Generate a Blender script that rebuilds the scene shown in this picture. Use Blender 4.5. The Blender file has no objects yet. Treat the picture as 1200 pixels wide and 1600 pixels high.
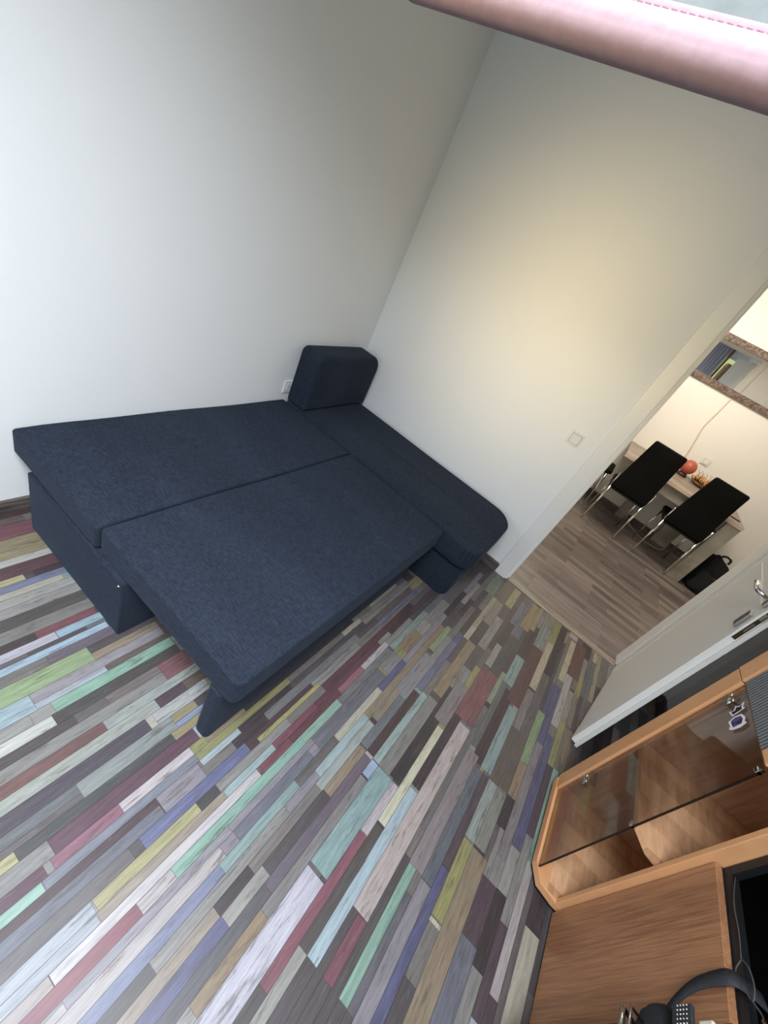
import bpy, bmesh, math, random
from mathutils import Vector, Matrix
C = bpy.context.scene.collection
S = bpy.context.scene
PI = math.pi
random.seed(11)

# ------------------------------------------------------------------ camera
cam_d = bpy.data.cameras.new('camera'); cam = bpy.data.objects.new('camera', cam_d); C.objects.link(cam)
RT = (0.5435145652947317, -0.7343411608869159, 0.4066140390342365)
DN = (-0.2898919268279073, -0.6188185184712376, -0.7300865099130828)
FW = (0.7877528724622223, 0.27893852481204423, -0.549216452141775)
M = Matrix(((RT[0], -DN[0], -FW[0], 0.0), (RT[1], -DN[1], -FW[1], 0.0), (RT[2], -DN[2], -FW[2], 1.6), (0, 0, 0, 1)))
cam.matrix_world = M
cam_d.sensor_fit = 'VERTICAL'; cam_d.sensor_height = 36.0; cam_d.sensor_width = 27.0
cam_d.lens = 36.0 * 644.65 / 1600.0
cam_d.clip_start = 0.02
S.camera = cam

# ------------------------------------------------------------------ exposure, world and lights
S.view_settings.view_transform = 'Standard'; S.view_settings.look = 'None'
S.view_settings.gamma = 1.0; S.view_settings.use_curve_mapping = False
S.view_settings.exposure = 0.0
W = bpy.data.worlds.new('world'); S.world = W; W.use_nodes = True
nt = W.node_tree; bg = nt.nodes['Background']
geo = nt.nodes.new('ShaderNodeTexCoord'); sep = nt.nodes.new('ShaderNodeSeparateXYZ')
nt.links.new(geo.outputs['Generated'], sep.inputs[0])
rmp = nt.nodes.new('ShaderNodeValToRGB'); nt.links.new(sep.outputs['Z'], rmp.inputs[0])
rmp.color_ramp.elements[0].position = 0.10; rmp.color_ramp.elements[0].color = (0.42, 0.50, 0.24, 1)
rmp.color_ramp.elements[1].position = 0.24; rmp.color_ramp.elements[1].color = (0.80, 0.90, 1.0, 1)
nt.links.new(rmp.outputs[0], bg.inputs[0]); bg.inputs[1].default_value = 1.5

def area(name, loc, target, sx, sy, power, color, spread=180):
    d = bpy.data.lights.new(name, 'AREA'); d.shape = 'RECTANGLE'; d.size = sx; d.size_y = sy
    d.energy = power; d.color = color; d.spread = math.radians(spread)
    o = bpy.data.objects.new(name, d); C.objects.link(o); o.location = loc
    o.rotation_euler = (Vector(target) - Vector(loc)).to_track_quat('-Z', 'Y').to_euler()
    return o
area('skylight_daylight', (-0.30, 0.05, 2.60), (0.05, 0.40, 0.0), 1.0, 1.0, 76, (0.84, 0.91, 1.0), 126)
area('window_daylight', (-1.54, 0.40, 1.50), (0.3, 1.5, 1.0), 1.0, 1.1, 4.2, (0.76, 0.87, 1.0), 150)
area('added_wall_glow', (-1.53, 0.30, 1.60), (2.64, 0.55, 1.50), 0.7, 0.7, 3.0, (1.0, 0.78, 0.42), 29)  # added narrow warm beam that makes the yellowish patch on the right wall
area('hall_ceiling_lamp_light', (4.10, -0.30, 2.50), (4.9, -0.9, 0.7), 1.2, 1.0, 64, (1.0, 0.89, 0.73))

# ------------------------------------------------------------------ helpers
def lin(c):
    return tuple((x / 12.92 if x <= 0.04045 else ((x + 0.055) / 1.055) ** 2.4) for x in c)
def hexc(r, g, b): return lin((r / 255, g / 255, b / 255)) + (1.0,)

def mat(name, col=(0.5, 0.5, 0.5, 1), rough=0.6, metal=0.0, spec=0.5, **kw):
    m = bpy.data.materials.new(name); m.use_nodes = True
    p = m.node_tree.nodes['Principled BSDF']
    p.inputs['Base Color'].default_value = col; p.inputs['Roughness'].default_value = rough
    p.inputs['Metallic'].default_value = metal; p.inputs['Specular IOR Level'].default_value = spec
    for k, v in kw.items(): p.inputs[k.replace('_', ' ')].default_value = v
    return m
def noise_col(m, c1, c2, scale=(1, 1, 1), nscale=5.0, detail=6, bump=0.0, lo=0.3, hi=0.7, dist=0.0, rough=0.55):
    """object-space noise between two pigments, plus an optional bump from the same noise"""
    nt = m.node_tree; p = nt.nodes['Principled BSDF']
    tc = nt.nodes.new('ShaderNodeTexCoord'); mp = nt.nodes.new('ShaderNodeMapping'); mp.inputs['Scale'].default_value = scale
    nz = nt.nodes.new('ShaderNodeTexNoise'); nz.inputs['Scale'].default_value = nscale; nz.inputs['Detail'].default_value = detail
    nz.inputs['Distortion'].default_value = dist; nz.inputs['Roughness'].default_value = rough
    r = nt.nodes.new('ShaderNodeValToRGB'); r.color_ramp.elements[0].position = lo; r.color_ramp.elements[1].position = hi
    r.color_ramp.elements[0].color = c1; r.color_ramp.elements[1].color = c2
    nt.links.new(tc.outputs['Object'], mp.inputs[0]); nt.links.new(mp.outputs[0], nz.inputs['Vector'])
    nt.links.new(nz.outputs['Fac'], r.inputs[0]); nt.links.new(r.outputs[0], p.inputs['Base Color'])
    if bump:
        b = nt.nodes.new('ShaderNodeBump'); b.inputs['Strength'].default_value = bump; b.inputs['Distance'].default_value = 0.002
        nt.links.new(nz.outputs['Fac'], b.inputs['Height']); nt.links.new(b.outputs[0], p.inputs['Normal'])
    return m

def link(name, me, parent=None, m=None, smooth=False):
    o = bpy.data.objects.new(name, me); C.objects.link(o)
    if parent: o.parent = parent
    if m: me.materials.append(m)
    if smooth:
        for p in me.polygons: p.use_smooth = True
    return o
def from_bm(name, bm, m=None, parent=None, smooth=False):
    bmesh.ops.recalc_face_normals(bm, faces=bm.faces)
    me = bpy.data.meshes.new(name); bm.to_mesh(me); bm.free()
    return link(name, me, parent, m, smooth)
def tag(o, label=None, cat=None, group=None, kind=None):
    if label: o['label'] = label
    if cat: o['category'] = cat
    if group: o['group'] = group
    if kind: o['kind'] = kind
    return o
def empty(name, loc, label, cat, group=None, rz=0):
    o = bpy.data.objects.new(name, None); C.objects.link(o); o.location = loc; o.rotation_euler = (0, 0, rz)
    o.empty_display_size = 0.05
    return tag(o, label, cat, group)
def bx(bm, x0, x1, y0, y1, z0, z1, bev=0.0, seg=2):
    r = bmesh.ops.create_cube(bm, size=1.0)
    vs = r['verts']
    for v in vs:
        v.co = Vector(((x0 + x1) / 2 + v.co.x * (x1 - x0), (y0 + y1) / 2 + v.co.y * (y1 - y0), (z0 + z1) / 2 + v.co.z * (z1 - z0)))
    if bev:
        es = list({e for v in vs for e in v.link_edges})
        bmesh.ops.bevel(bm, geom=es, offset=bev, segments=seg, affect='EDGES', profile=0.5)
def box(name, x0, x1, y0, y1, z0, z1, m, parent=None, bev=0.0, seg=2, smooth=False):
    bm = bmesh.new(); bx(bm, x0, x1, y0, y1, z0, z1, bev, seg)
    return from_bm(name, bm, m, parent, smooth)
def boxes(name, lst, m, parent=None, bev=0.0):
    bm = bmesh.new()
    for b in lst: bx(bm, *b, bev=bev)
    return from_bm(name, bm, m, parent)
def prism(bm, pts, z0, z1, f=lambda x, y, z: (x, y, z)):
    n = len(pts)
    lo = [bm.verts.new(f(p[0], p[1], z0)) for p in pts]; hi = [bm.verts.new(f(p[0], p[1], z1)) for p in pts]
    bm.faces.new(lo[::-1]); bm.faces.new(hi)
    for i in range(n): bm.faces.new((lo[i], lo[(i + 1) % n], hi[(i + 1) % n], hi[i]))
def tube(bm, pts, r, n=10, caps=True):
    """swept round section through the points; r is a number or a list"""
    pts = [Vector(p) for p in pts]; rs = r if isinstance(r, (list, tuple)) else [r] * len(pts)
    rings = []; up = None
    for i, p in enumerate(pts):
        d = (pts[min(i + 1, len(pts) - 1)] - pts[max(i - 1, 0)]).normalized()
        if up is None:
            up = Vector((0, 0, 1)) if abs(d.z) < 0.9 else Vector((1, 0, 0))
        a = (up - d * up.dot(d)).normalized(); b = d.cross(a); up = a
        rings.append([bm.verts.new(p + (a * math.cos(t) + b * math.sin(t)) * rs[i]) for t in [2 * PI * k / n for k in range(n)]])
    for i in range(len(rings) - 1):
        for k in range(n):
            bm.faces.new((rings[i][k], rings[i][(k + 1) % n], rings[i + 1][(k + 1) % n], rings[i + 1][k]))
    if caps: bm.faces.new(rings[0][::-1]); bm.faces.new(rings[-1])
def tube_obj(name, pts, r, m, parent=None, n=10):
    bm = bmesh.new(); tube(bm, pts, r, n); return from_bm(name, bm, m, parent, True)
def spline(pts, k=8):
    """Catmull-Rom through the points"""
    P = [Vector(p) for p in pts]; P = [P[0] * 2 - P[1]] + P + [P[-1] * 2 - P[-2]]; out = []
    for i in range(1, len(P) - 2):
        for j in range(k):
            t = j / k
            out.append(0.5 * ((2 * P[i]) + (-P[i-1] + P[i+1]) * t + (2*P[i-1] - 5*P[i] + 4*P[i+1] - P[i+2]) * t*t + (-P[i-1] + 3*P[i] - 3*P[i+1] + P[i+2]) * t**3))
    out.append(P[-2]); return out
def ribbon(bm, pts, wdir, w, th):
    """a strap of width w along wdir (vector or list) and thickness th"""
    pts = [Vector(p) for p in pts]; rings = []
    for i, p in enumerate(pts):
        d = (pts[min(i + 1, len(pts) - 1)] - pts[max(i - 1, 0)]).normalized()
        wd = Vector(wdir[i] if isinstance(wdir, list) else wdir); wd = (wd - d * wd.dot(d)).normalized(); nn = d.cross(wd)
        w_ = w[i] if isinstance(w, list) else w
        rings.append([bm.verts.new(p + wd * a * w_ / 2 + nn * b * th / 2) for a, b in ((-1, -1), (1, -1), (1, 1), (-1, 1))])
    for i in range(len(rings) - 1):
        for k in range(4): bm.faces.new((rings[i][k], rings[i][(k+1) % 4], rings[i+1][(k+1) % 4], rings[i+1][k]))
    bm.faces.new(rings[0][::-1]); bm.faces.new(rings[-1])
def cushion(name, x0, x1, y0, y1, z0, z1, rp, rt, m, parent=None, puff=0.0, rb=None, deform=None, axis='z', corners=None, nseg=7, nside=16):
    """upholstered block: rounded plan corners (rp, or four radii), rounded rims (rt top, rb bottom), slightly domed top"""
    if rb is None: rb = rt
    hx, hy = (x1 - x0) / 2, (y1 - y0) / 2; cx, cy = (x0 + x1) / 2, (y0 + y1) / 2
    R4 = corners or (rp,) * 4          # order: +x+y, -x+y, -x-y, +x-y
    def outline(d):
        out = []
        for q, (sx, sy) in enumerate(((1, 1), (-1, 1), (-1, -1), (1, -1))):
            r = max(R4[q] - d, min(0.3 * rt, 0.004)); ex, ey = max(hx - d, 0.0005), max(hy - d, 0.0005); r = min(r, ex, ey)
            for k in range(nseg + 1):
                a = q * PI / 2 + k * PI / 2 / nseg
                out.append((sx * (ex - r) + r * math.cos(a), sy * (ey - r) + r * math.sin(a)))
            # straight side points
            nx = (q + 1) % 4; s2 = ((1, 1), (-1, 1), (-1, -1), (1, -1))[nx]; r2 = max(R4[nx] - d, min(0.3 * rt, 0.004)); r2 = min(r2, ex, ey)
            a2 = (s2[0] * (ex - r2) + r2 * math.cos(nx * PI / 2), s2[1] * (ey - r2) + r2 * math.sin(nx * PI / 2)); a1 = out[-1]
            for k in range(1, nside): out.append((a1[0] + (a2[0] - a1[0]) * k / nside, a1[1] + (a2[1] - a1[1]) * k / nside))
        return out
    prof = []
    hm = min(hx, hy)
    for k in range(5): prof.append((hm * 0.9 * (1 - k / 5) + rb * (k / 5), z0)) if k == 0 else None
    for k in range(6):
        a = k / 5 * PI / 2; prof.append((rb * (1 - math.sin(a)), z0 + rb * (1 - math.cos(a))))
    for k in range(1, 4): prof.append((0, z0 + rb + (z1 - rt - z0 - rb) * k / 4))
    for k in range(6):
        a = k / 5 * PI / 2; prof.append((rt * (1 - math.cos(a)), z1 - rt + rt * math.sin(a)))
    for k in range(1, 13): prof.append((rt + (hm * 0.985 - rt) * k / 12, z1))
    bm = bmesh.new(); rings = []
    for d, z in prof:
        ring = []
        for (px, py) in outline(d):
            zz = z
            if z >= z1 - 1e-6 and puff:
                zz = z1 + puff * (1 - (px / hx) ** 4) * (1 - (py / hy) ** 4) - puff * 0.25
            p = (cx + px, cy + py, zz)
            if deform: p = deform(*p)
            if axis == 'y': p = (p[0], p[2], p[1])
            if axis == 'x': p = (p[2], p[0], p[1])
            ring.append(bm.verts.new(p))
        rings.append(ring)
    n = len(rings[0])
    for i in range(len(rings) - 1):
        for k in range(n): bm.faces.new((rings[i][k], rings[i][(k + 1) % n], rings[i + 1][(k + 1) % n], rings[i + 1][k]))
    bm.faces.new(rings[0][::-1]); bm.faces.new(rings[-1])
    return from_bm(name, bm, m, parent, True)
def sphere(name, loc, r, m, parent=None, sz=1.0):
    bm = bmesh.new(); bmesh.ops.create_uvsphere(bm, u_segments=24, v_segments=16, radius=r)
    for v in bm.verts: v.co = Vector((v.co.x + loc[0], v.co.y + loc[1], v.co.z * sz + loc[2]))
    return from_bm(name, bm, m, parent, True)
# ------------------------------------------------------------------ materials
M_wall = noise_col(mat('white_wall_paint', rough=0.85, spec=0.2), (0.87, 0.87, 0.855, 1), (0.885, 0.885, 0.87, 1), (1, 1, 1), 220, bump=0.06)
M_hallwall = noise_col(mat('hall_wall_paint', rough=0.8, spec=0.2), (0.83, 0.81, 0.77, 1), (0.85, 0.83, 0.79, 1), (1, 1, 1), 40, bump=0.05)
M_white = mat('white_lacquer', (0.84, 0.83, 0.79, 1), 0.35)
M_plastic = mat('white_plastic', (0.80, 0.80, 0.76, 1), 0.35)
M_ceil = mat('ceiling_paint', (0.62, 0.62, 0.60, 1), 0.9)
M_base = noise_col(mat('grey_wood_baseboard', rough=0.5), hexc(60, 52, 48), hexc(120, 110, 104), (1.2, 1.2, 14), 6)
M_black = mat('black_board', (0.010, 0.010, 0.011, 1), 0.45)
M_blackin = mat('black_interior', (0.0012, 0.0012, 0.0012, 1), 0.9, 0.0, 0.02)
M_chrome = mat('chrome', (0.75, 0.75, 0.74, 1), 0.14, 1.0)
M_steel = mat('satin_steel', (0.50, 0.48, 0.45, 1), 0.28, 1.0)
M_bronze = mat('dark_lock_plate', (0.10, 0.075, 0.035, 1), 0.4, 0.8)
M_leather = noise_col(mat('black_leatherette', rough=0.62, spec=0.12), (0.004, 0.004, 0.004, 1), (0.008, 0.008, 0.0075, 1), (1, 1, 1), 80, bump=0.15)
M_webbing = noise_col(mat('black_webbing', rough=0.75), (0.012, 0.013, 0.017, 1), (0.028, 0.029, 0.034, 1), (1, 1, 1), 300, bump=0.3)
M_cloth = noise_col(mat('black_cloth', rough=0.95), (0.004, 0.005, 0.008, 1), (0.010, 0.011, 0.016, 1), (1, 1, 1), 60, bump=0.4)
M_dark = mat('near_black_matt', (0.02, 0.02, 0.02, 1), 0.8)  # plain near-black for the floor slab and socket holes

def make_fabric():
    m = mat('navy_woven_fabric', rough=0.88, spec=0.25, Sheen_Weight=0.06, Sheen_Roughness=0.4)
    m.node_tree.nodes['Principled BSDF'].inputs['Sheen Tint'].default_value = (0.45, 0.58, 0.85, 1)
    nt = m.node_tree; p = nt.nodes['Principled BSDF']
    tc = nt.nodes.new('ShaderNodeTexCoord')
    def nz(sc, s, d):
        mp = nt.nodes.new('ShaderNodeMapping'); mp.inputs['Scale'].default_value = sc
        n = nt.nodes.new('ShaderNodeTexNoise'); n.inputs['Scale'].default_value = s; n.inputs['Detail'].default_value = d
        nt.links.new(tc.outputs['Object'], mp.inputs[0]); nt.links.new(mp.outputs[0], n.inputs['Vector']); return n
    a = nz((1, 0.16, 1), 260, 4); b = nz((0.16, 1, 1), 220, 3); c = nz((1, 0.2, 1), 5, 3)
    mx = nt.nodes.new('ShaderNodeMix'); mx.data_type = 'FLOAT'; mx.inputs[0].default_value = 0.35
    nt.links.new(a.outputs['Fac'], mx.inputs[2]); nt.links.new(b.outputs['Fac'], mx.inputs[3])
    ad = nt.nodes.new('ShaderNodeMath'); ad.operation = 'MULTIPLY_ADD'; ad.inputs[1].default_value = 0.25
    nt.links.new(c.outputs['Fac'], ad.inputs[0]); nt.links.new(mx.outputs[0], ad.inputs[2])
    r = nt.nodes.new('ShaderNodeValToRGB'); r.color_ramp.elements[0].position = 0.42; r.color_ramp.elements[1].position = 0.82
    r.color_ramp.elements[0].color = (0.0062, 0.0090, 0.0155, 1); r.color_ramp.elements[1].color = (0.027, 0.037, 0.060, 1)
    nt.links.new(ad.outputs[0], r.inputs[0]); nt.links.new(r.outputs[0], p.inputs['Base Color'])
    bmp = nt.nodes.new('ShaderNodeBump'); bmp.inputs['Strength'].default_value = 0.5; bmp.inputs['Distance'].default_value = 0.001
    nt.links.new(mx.outputs[0], bmp.inputs['Height']); nt.links.new(bmp.outputs[0], p.inputs['Normal'])
    return m
M_fabric = make_fabric()

def make_wood(name, dark, light, grain=(2, 2, 2), plank_axis='X', plank_w=0.1, rough=0.4, var=0.5):
    """veneer printed as joined boards: one tone per board along plank_axis, fine grain along the stretched axis"""
    m = mat(name, rough=rough); nt = m.node_tree; p = nt.nodes['Principled BSDF']
    tc = nt.nodes.new('ShaderNodeTexCoord'); mp = nt.nodes.new('ShaderNodeMapping'); mp.inputs['Scale'].default_value = grain
    nz = nt.nodes.new('ShaderNodeTexNoise'); nz.inputs['Scale'].default_value = 6; nz.inputs['Detail'].default_value = 8; nz.inputs['Distortion'].default_value = 0.6
    nt.links.new(tc.outputs['Object'], mp.inputs[0]); nt.links.new(mp.outputs[0], nz.inputs['Vector'])
    sp = nt.nodes.new('ShaderNodeSeparateXYZ'); nt.links.new(tc.outputs['Object'], sp.inputs[0])
    dv = nt.nodes.new('ShaderNodeMath'); dv.operation = 'DIVIDE'; dv.inputs[1].default_value = plank_w; nt.links.new(sp.outputs[plank_axis], dv.inputs[0])
    fl = nt.nodes.new('ShaderNodeMath'); fl.operation = 'FLOOR'; nt.links.new(dv.outputs[0], fl.inputs[0])
    wn = nt.nodes.new('ShaderNodeTexWhiteNoise'); wn.noise_dimensions = '1D'; nt.links.new(fl.outputs[0], wn.inputs['W'])
    md = nt.nodes.new('ShaderNodeMath'); md.operation = 'MULTIPLY_ADD'; md.inputs[1].default_value = var
    nt.links.new(wn.outputs['Value'], md.inputs[0]); nt.links.new(nz.outputs['Fac'], md.inputs[2])
    sb = nt.nodes.new('ShaderNodeMath'); sb.operation = 'SUBTRACT'; sb.inputs[1].default_value = var / 2; nt.links.new(md.outputs[0], sb.inputs[0])
    r = nt.nodes.new('ShaderNodeValToRGB'); r.color_ramp.elements[0].position = 0.2; r.color_ramp.elements[1].position = 0.8
    r.color_ramp.elements[0].color = dark; r.color_ramp.elements[1].color = light
    nt.links.new(sb.outputs[0], r.inputs[0]); nt.links.new(r.outputs[0], p.inputs['Base Color'])
    return m
M_edge = make_wood('beech_edge_band', hexc(205, 146, 100), hexc(222, 168, 120), (3, 3, 1), 'Z', 5.0, 0.4, 0.0)
M_front = make_wood('walnut_veneer_front', hexc(116, 76, 50), hexc(176, 126, 90), (26, 26, 1.0), 'X', 0.1013, 0.38, 0.62)
M_inner = make_wood('walnut_veneer_inside', hexc(176, 130, 94), hexc(226, 178, 136), (2, 9, 2), 'X', 0.085, 0.45, 0.5)
M_inside_panel = make_wood('walnut_veneer_panel', hexc(158, 118, 88), hexc(210, 168, 134), (9, 9, 0.9), 'Y', 0.16, 0.45, 0.4)
M_concrete = noise_col(mat('concrete_look_laminate', rough=0.5), hexc(128, 122, 112), hexc(176, 170, 158), (1, 1, 1), 5, 8)
M_slabtop = noise_col(mat('grey_oak_laminate', rough=0.45), hexc(110, 98, 90), hexc(170, 156, 142), (8, 0.8, 8), 5, 8)

# ------------------------------------------------------------------ floor of coloured planks
CUTS = [-0.887, -0.858, -0.83, -0.809, -0.778, -0.746, -0.705, -0.667, -0.645, -0.627, -0.58, -0.537, -0.505, -0.486, -0.463, -0.438, -0.407, -0.381, -0.345, -0.321, -0.283, -0.25, -0.218, -0.199, -0.146, -0.113, -0.078, -0.042, -0.01, 0.022, 0.053, 0.087, 0.11, 0.143, 0.171, 0.196, 0.228, 0.246, 0.265, 0.298, 0.321, 0.347, 0.378, 0.423, 0.453, 0.472, 0.503, 0.548, 0.587, 0.622, 0.662, 0.694, 0.732, 0.772, 0.795, 0.833, 0.864, 0.896, 0.934, 0.961, 0.978, 1.011, 1.042, 1.091, 1.138, 1.179, 1.218, 1.245, 1.277, 1.306, 1.363, 1.397, 1.5, 1.577]
PLANKS = """22 24 0.576 0.960 140 175 172
24 25 0.892 0.960 165 190 225
21 22 0.755 0.960 203 185 190
21 22 0.310 0.752 150 80 95
20 21 0.425 0.810 92 82 78
20 21 0.819 1.299 225 218 180
19 20 0.425 0.999 175 200 210
17 19 0.590 1.403 205 182 175
17 18 0.425 0.587 140 75 88
15 16 0.425 0.909 140 185 160
14 15 0.423 0.736 105 100 110
12 14 0.094 0.800 150 140 147
11 12 0.130 0.884 92 90 135
10 11 0.750 1.020 166 160 90
10 11 0.731 0.745 215 208 170
8 10 0.200 1.018 160 135 105
24 25 0.403 0.885 140 132 130
25 26 0.433 0.954 115 98 112
26 27 0.746 0.959 162 138 112
26 27 0.468 0.746 88 78 80
27 28 0.738 1.069 170 178 172
28 29 0.766 1.078 165 188 188
25 26 0.968 1.350 82 58 60
26 27 0.970 1.272 115 118 124
24 25 0.963 1.376 160 185 180
22 24 0.962 1.389 140 135 128
21 23 0.968 1.467 65 55 58
20 22 1.317 1.592 142 128 128
19 20 1.011 1.616 70 55 60
17 20 1.420 1.798 142 80 82
16 17 1.616 1.864 150 165 130
11 13 1.302 1.707 145 170 165
14 16 1.353 1.813 110 108 105
13 15 1.304 1.785 80 55 60
9 11 1.298 1.612 108 93 84
11 14 1.726 2.243 108 70 65
10 11 1.921 2.368 208 184 152
10 11 1.614 1.901 150 140 133
7 9 1.493 1.817 150 172 118
7 9 1.297 1.485 160 132 102
6 7 1.068 1.651 142 130 132
5 6 1.143 1.741 95 92 128
7 9 1.162 1.301 68 60 64
9 10 1.029 1.286 145 142 130
10 11 1.027 1.290 160 170 160
11 13 0.886 1.287 92 74 80
12 14 0.803 1.287 105 108 118
14 16 0.805 1.332 150 135 135
16 17 0.920 1.584 118 110 110
23 24 1.424 1.874 160 132 98
33 34 1.045 1.222 168 98 112
33 35 0.925 1.401 110 60 75
32 33 1.029 1.419 122 118 126
30 32 0.833 1.290 115 112 122
28 29 1.071 1.374 175 168 100
29 30 1.214 1.426 95 92 140
30 32 1.302 1.418 150 142 145
27 28 1.090 1.391 160 140 115
26 28 1.284 1.576 150 142 147
25 26 1.367 1.779 115 115 147
51 52 -0.223 0.267 215 212 200
48 49 -0.247 0.481 125 112 110
48 49 -0.259 0.369 130 85 80
47 48 -0.272 0.510 175 178 165
46 47 -0.293 0.454 85 75 85
45 46 -0.306 0.392 115 115 118
44 46 0.227 0.516 150 155 150
43 44 0.064 0.488 80 78 76
42 43 0.123 0.547 105 65 80
41 42 0.110 0.281 162 95 115
43 44 -0.324 0.064 195 185 125
41 42 -0.349 0.094 105 65 80
40 41 -0.361 0.078 150 195 170
41 42 0.280 0.505 208 192 192
40 41 0.080 0.506 130 132 145
38 40 0.357 0.495 150 140 150
36 38 0.275 0.645 105 108 155
39 40 0.505 0.659 172 186 190
38 39 -0.382 0.354 115 115 130
35 36 0.136 0.430 182 172 110
35 36 0.429 0.499 75 72 70
34 35 0.131 0.503 166 146 126
33 34 0.019 0.621 208 196 196
33 35 0.632 0.938 140 70 85
34 35 0.505 0.713 160 185 185
32 33 0.294 0.879 140 190 165
30 31 0.461 0.795 115 115 130
31 32 0.018 0.458 155 145 155
29 30 -0.299 0.386 125 130 165
27 28 -0.262 0.322 166 146 126
25 26 -0.205 0.445 95 90 95
22 24 -0.119 0.564 206 200 214
35 36 -0.404 0.132 176 182 190
34 35 -0.416 0.129 170 175 185
33 34 -0.403 0.018 175 160 155
72 73 0.077 0.564 140 75 85
70 71 0.028 0.548 202 200 186
69 70 0.005 0.549 105 62 70
68 69 -0.006 0.422 200 185 125
67 68 -0.014 0.546 125 130 165
65 66 -0.041 0.547 175 170 160
64 65 -0.053 0.548 165 158 150
63 64 -0.073 0.555 90 82 78
62 63 -0.095 0.559 140 132 125
61 62 0.349 0.536 140 75 80
60 61 0.398 0.550 160 195 210
60 61 -0.116 0.397 195 188 200
58 59 -0.133 0.541 170 200 220
57 58 0.336 0.551 115 100 110
55 56 0.444 0.675 170 145 115
55 57 -0.168 0.444 160 185 125
54 55 0.250 0.675 165 155 160
53 55 -0.192 0.248 165 190 200
52 53 0.281 0.679 145 195 165
51 52 0.268 0.679 85 78 75
49 51 0.581 0.686 150 90 95
50 51 0.402 0.582 130 115 110
48 49 0.359 0.691 170 175 165
47 48 0.612 0.693 115 95 80
46 47 0.477 0.680 190 190 185
44 45 0.516 0.617 140 160 200
41 42 0.798 1.135 130 128 115
38 39 0.768 1.034 150 148 148
3 4 2.120 2.321 165 155 95
4 6 2.239 2.583 120 75 70
1 3 2.157 2.600 115 112 115
1 2 2.521 2.611 200 185 140
0 1 2.168 2.607 170 155 125
4 5 1.882 2.131 160 155 140
3 4 1.884 2.118 140 125 110
4 5 1.588 1.884 166 156 95
2 4 1.595 1.870 140 120 95
7 9 1.507 1.829 150 172 118
6 7 2.142 2.558 205 190 150
16 18 2.303 2.608 165 140 95
8 9 2.479 2.611 170 140 100
10 11 1.619 1.894 142 130 125
25 27 2.358 2.589 140 150 125
23 25 2.359 2.640 110 92 78
21 23 2.378 2.621 170 160 105
24 25 1.993 2.351 175 165 130
23 24 2.093 2.355 150 130 115
16 18 2.299 2.615 175 145 95
15 16 2.347 2.613 165 155 115
36 37 0.686 1.012 182 172 100
41 42 0.797 1.542 150 148 132
41 42 0.558 0.790 160 135 105
41 42 0.718 1.389 70 58 62
38 39 0.760 1.339 125 122 122
33 34 1.222 1.436 200 185 185
32 33 1.032 1.420 125 122 125
30 32 1.307 1.432 150 140 142
29 30 1.214 1.431 98 95 140
28 29 1.089 1.365 175 168 100
35 36 1.015 1.627 100 60 65
42 43 1.544 1.733 140 115 80
39 41 1.428 1.907 150 140 135
37 38 1.466 1.893 115 115 145
32 33 1.437 1.806 145 165 155
30 32 1.752 1.996 150 140 135
27 28 1.613 1.843 150 172 118
28 29 1.075 1.594 160 138 108
32 33 0.807 1.024 148 190 165
33 34 1.052 1.230 165 100 110
33 34 0.772 1.059 110 60 70
40 42 1.893 1.965 90 70 65"""

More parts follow.
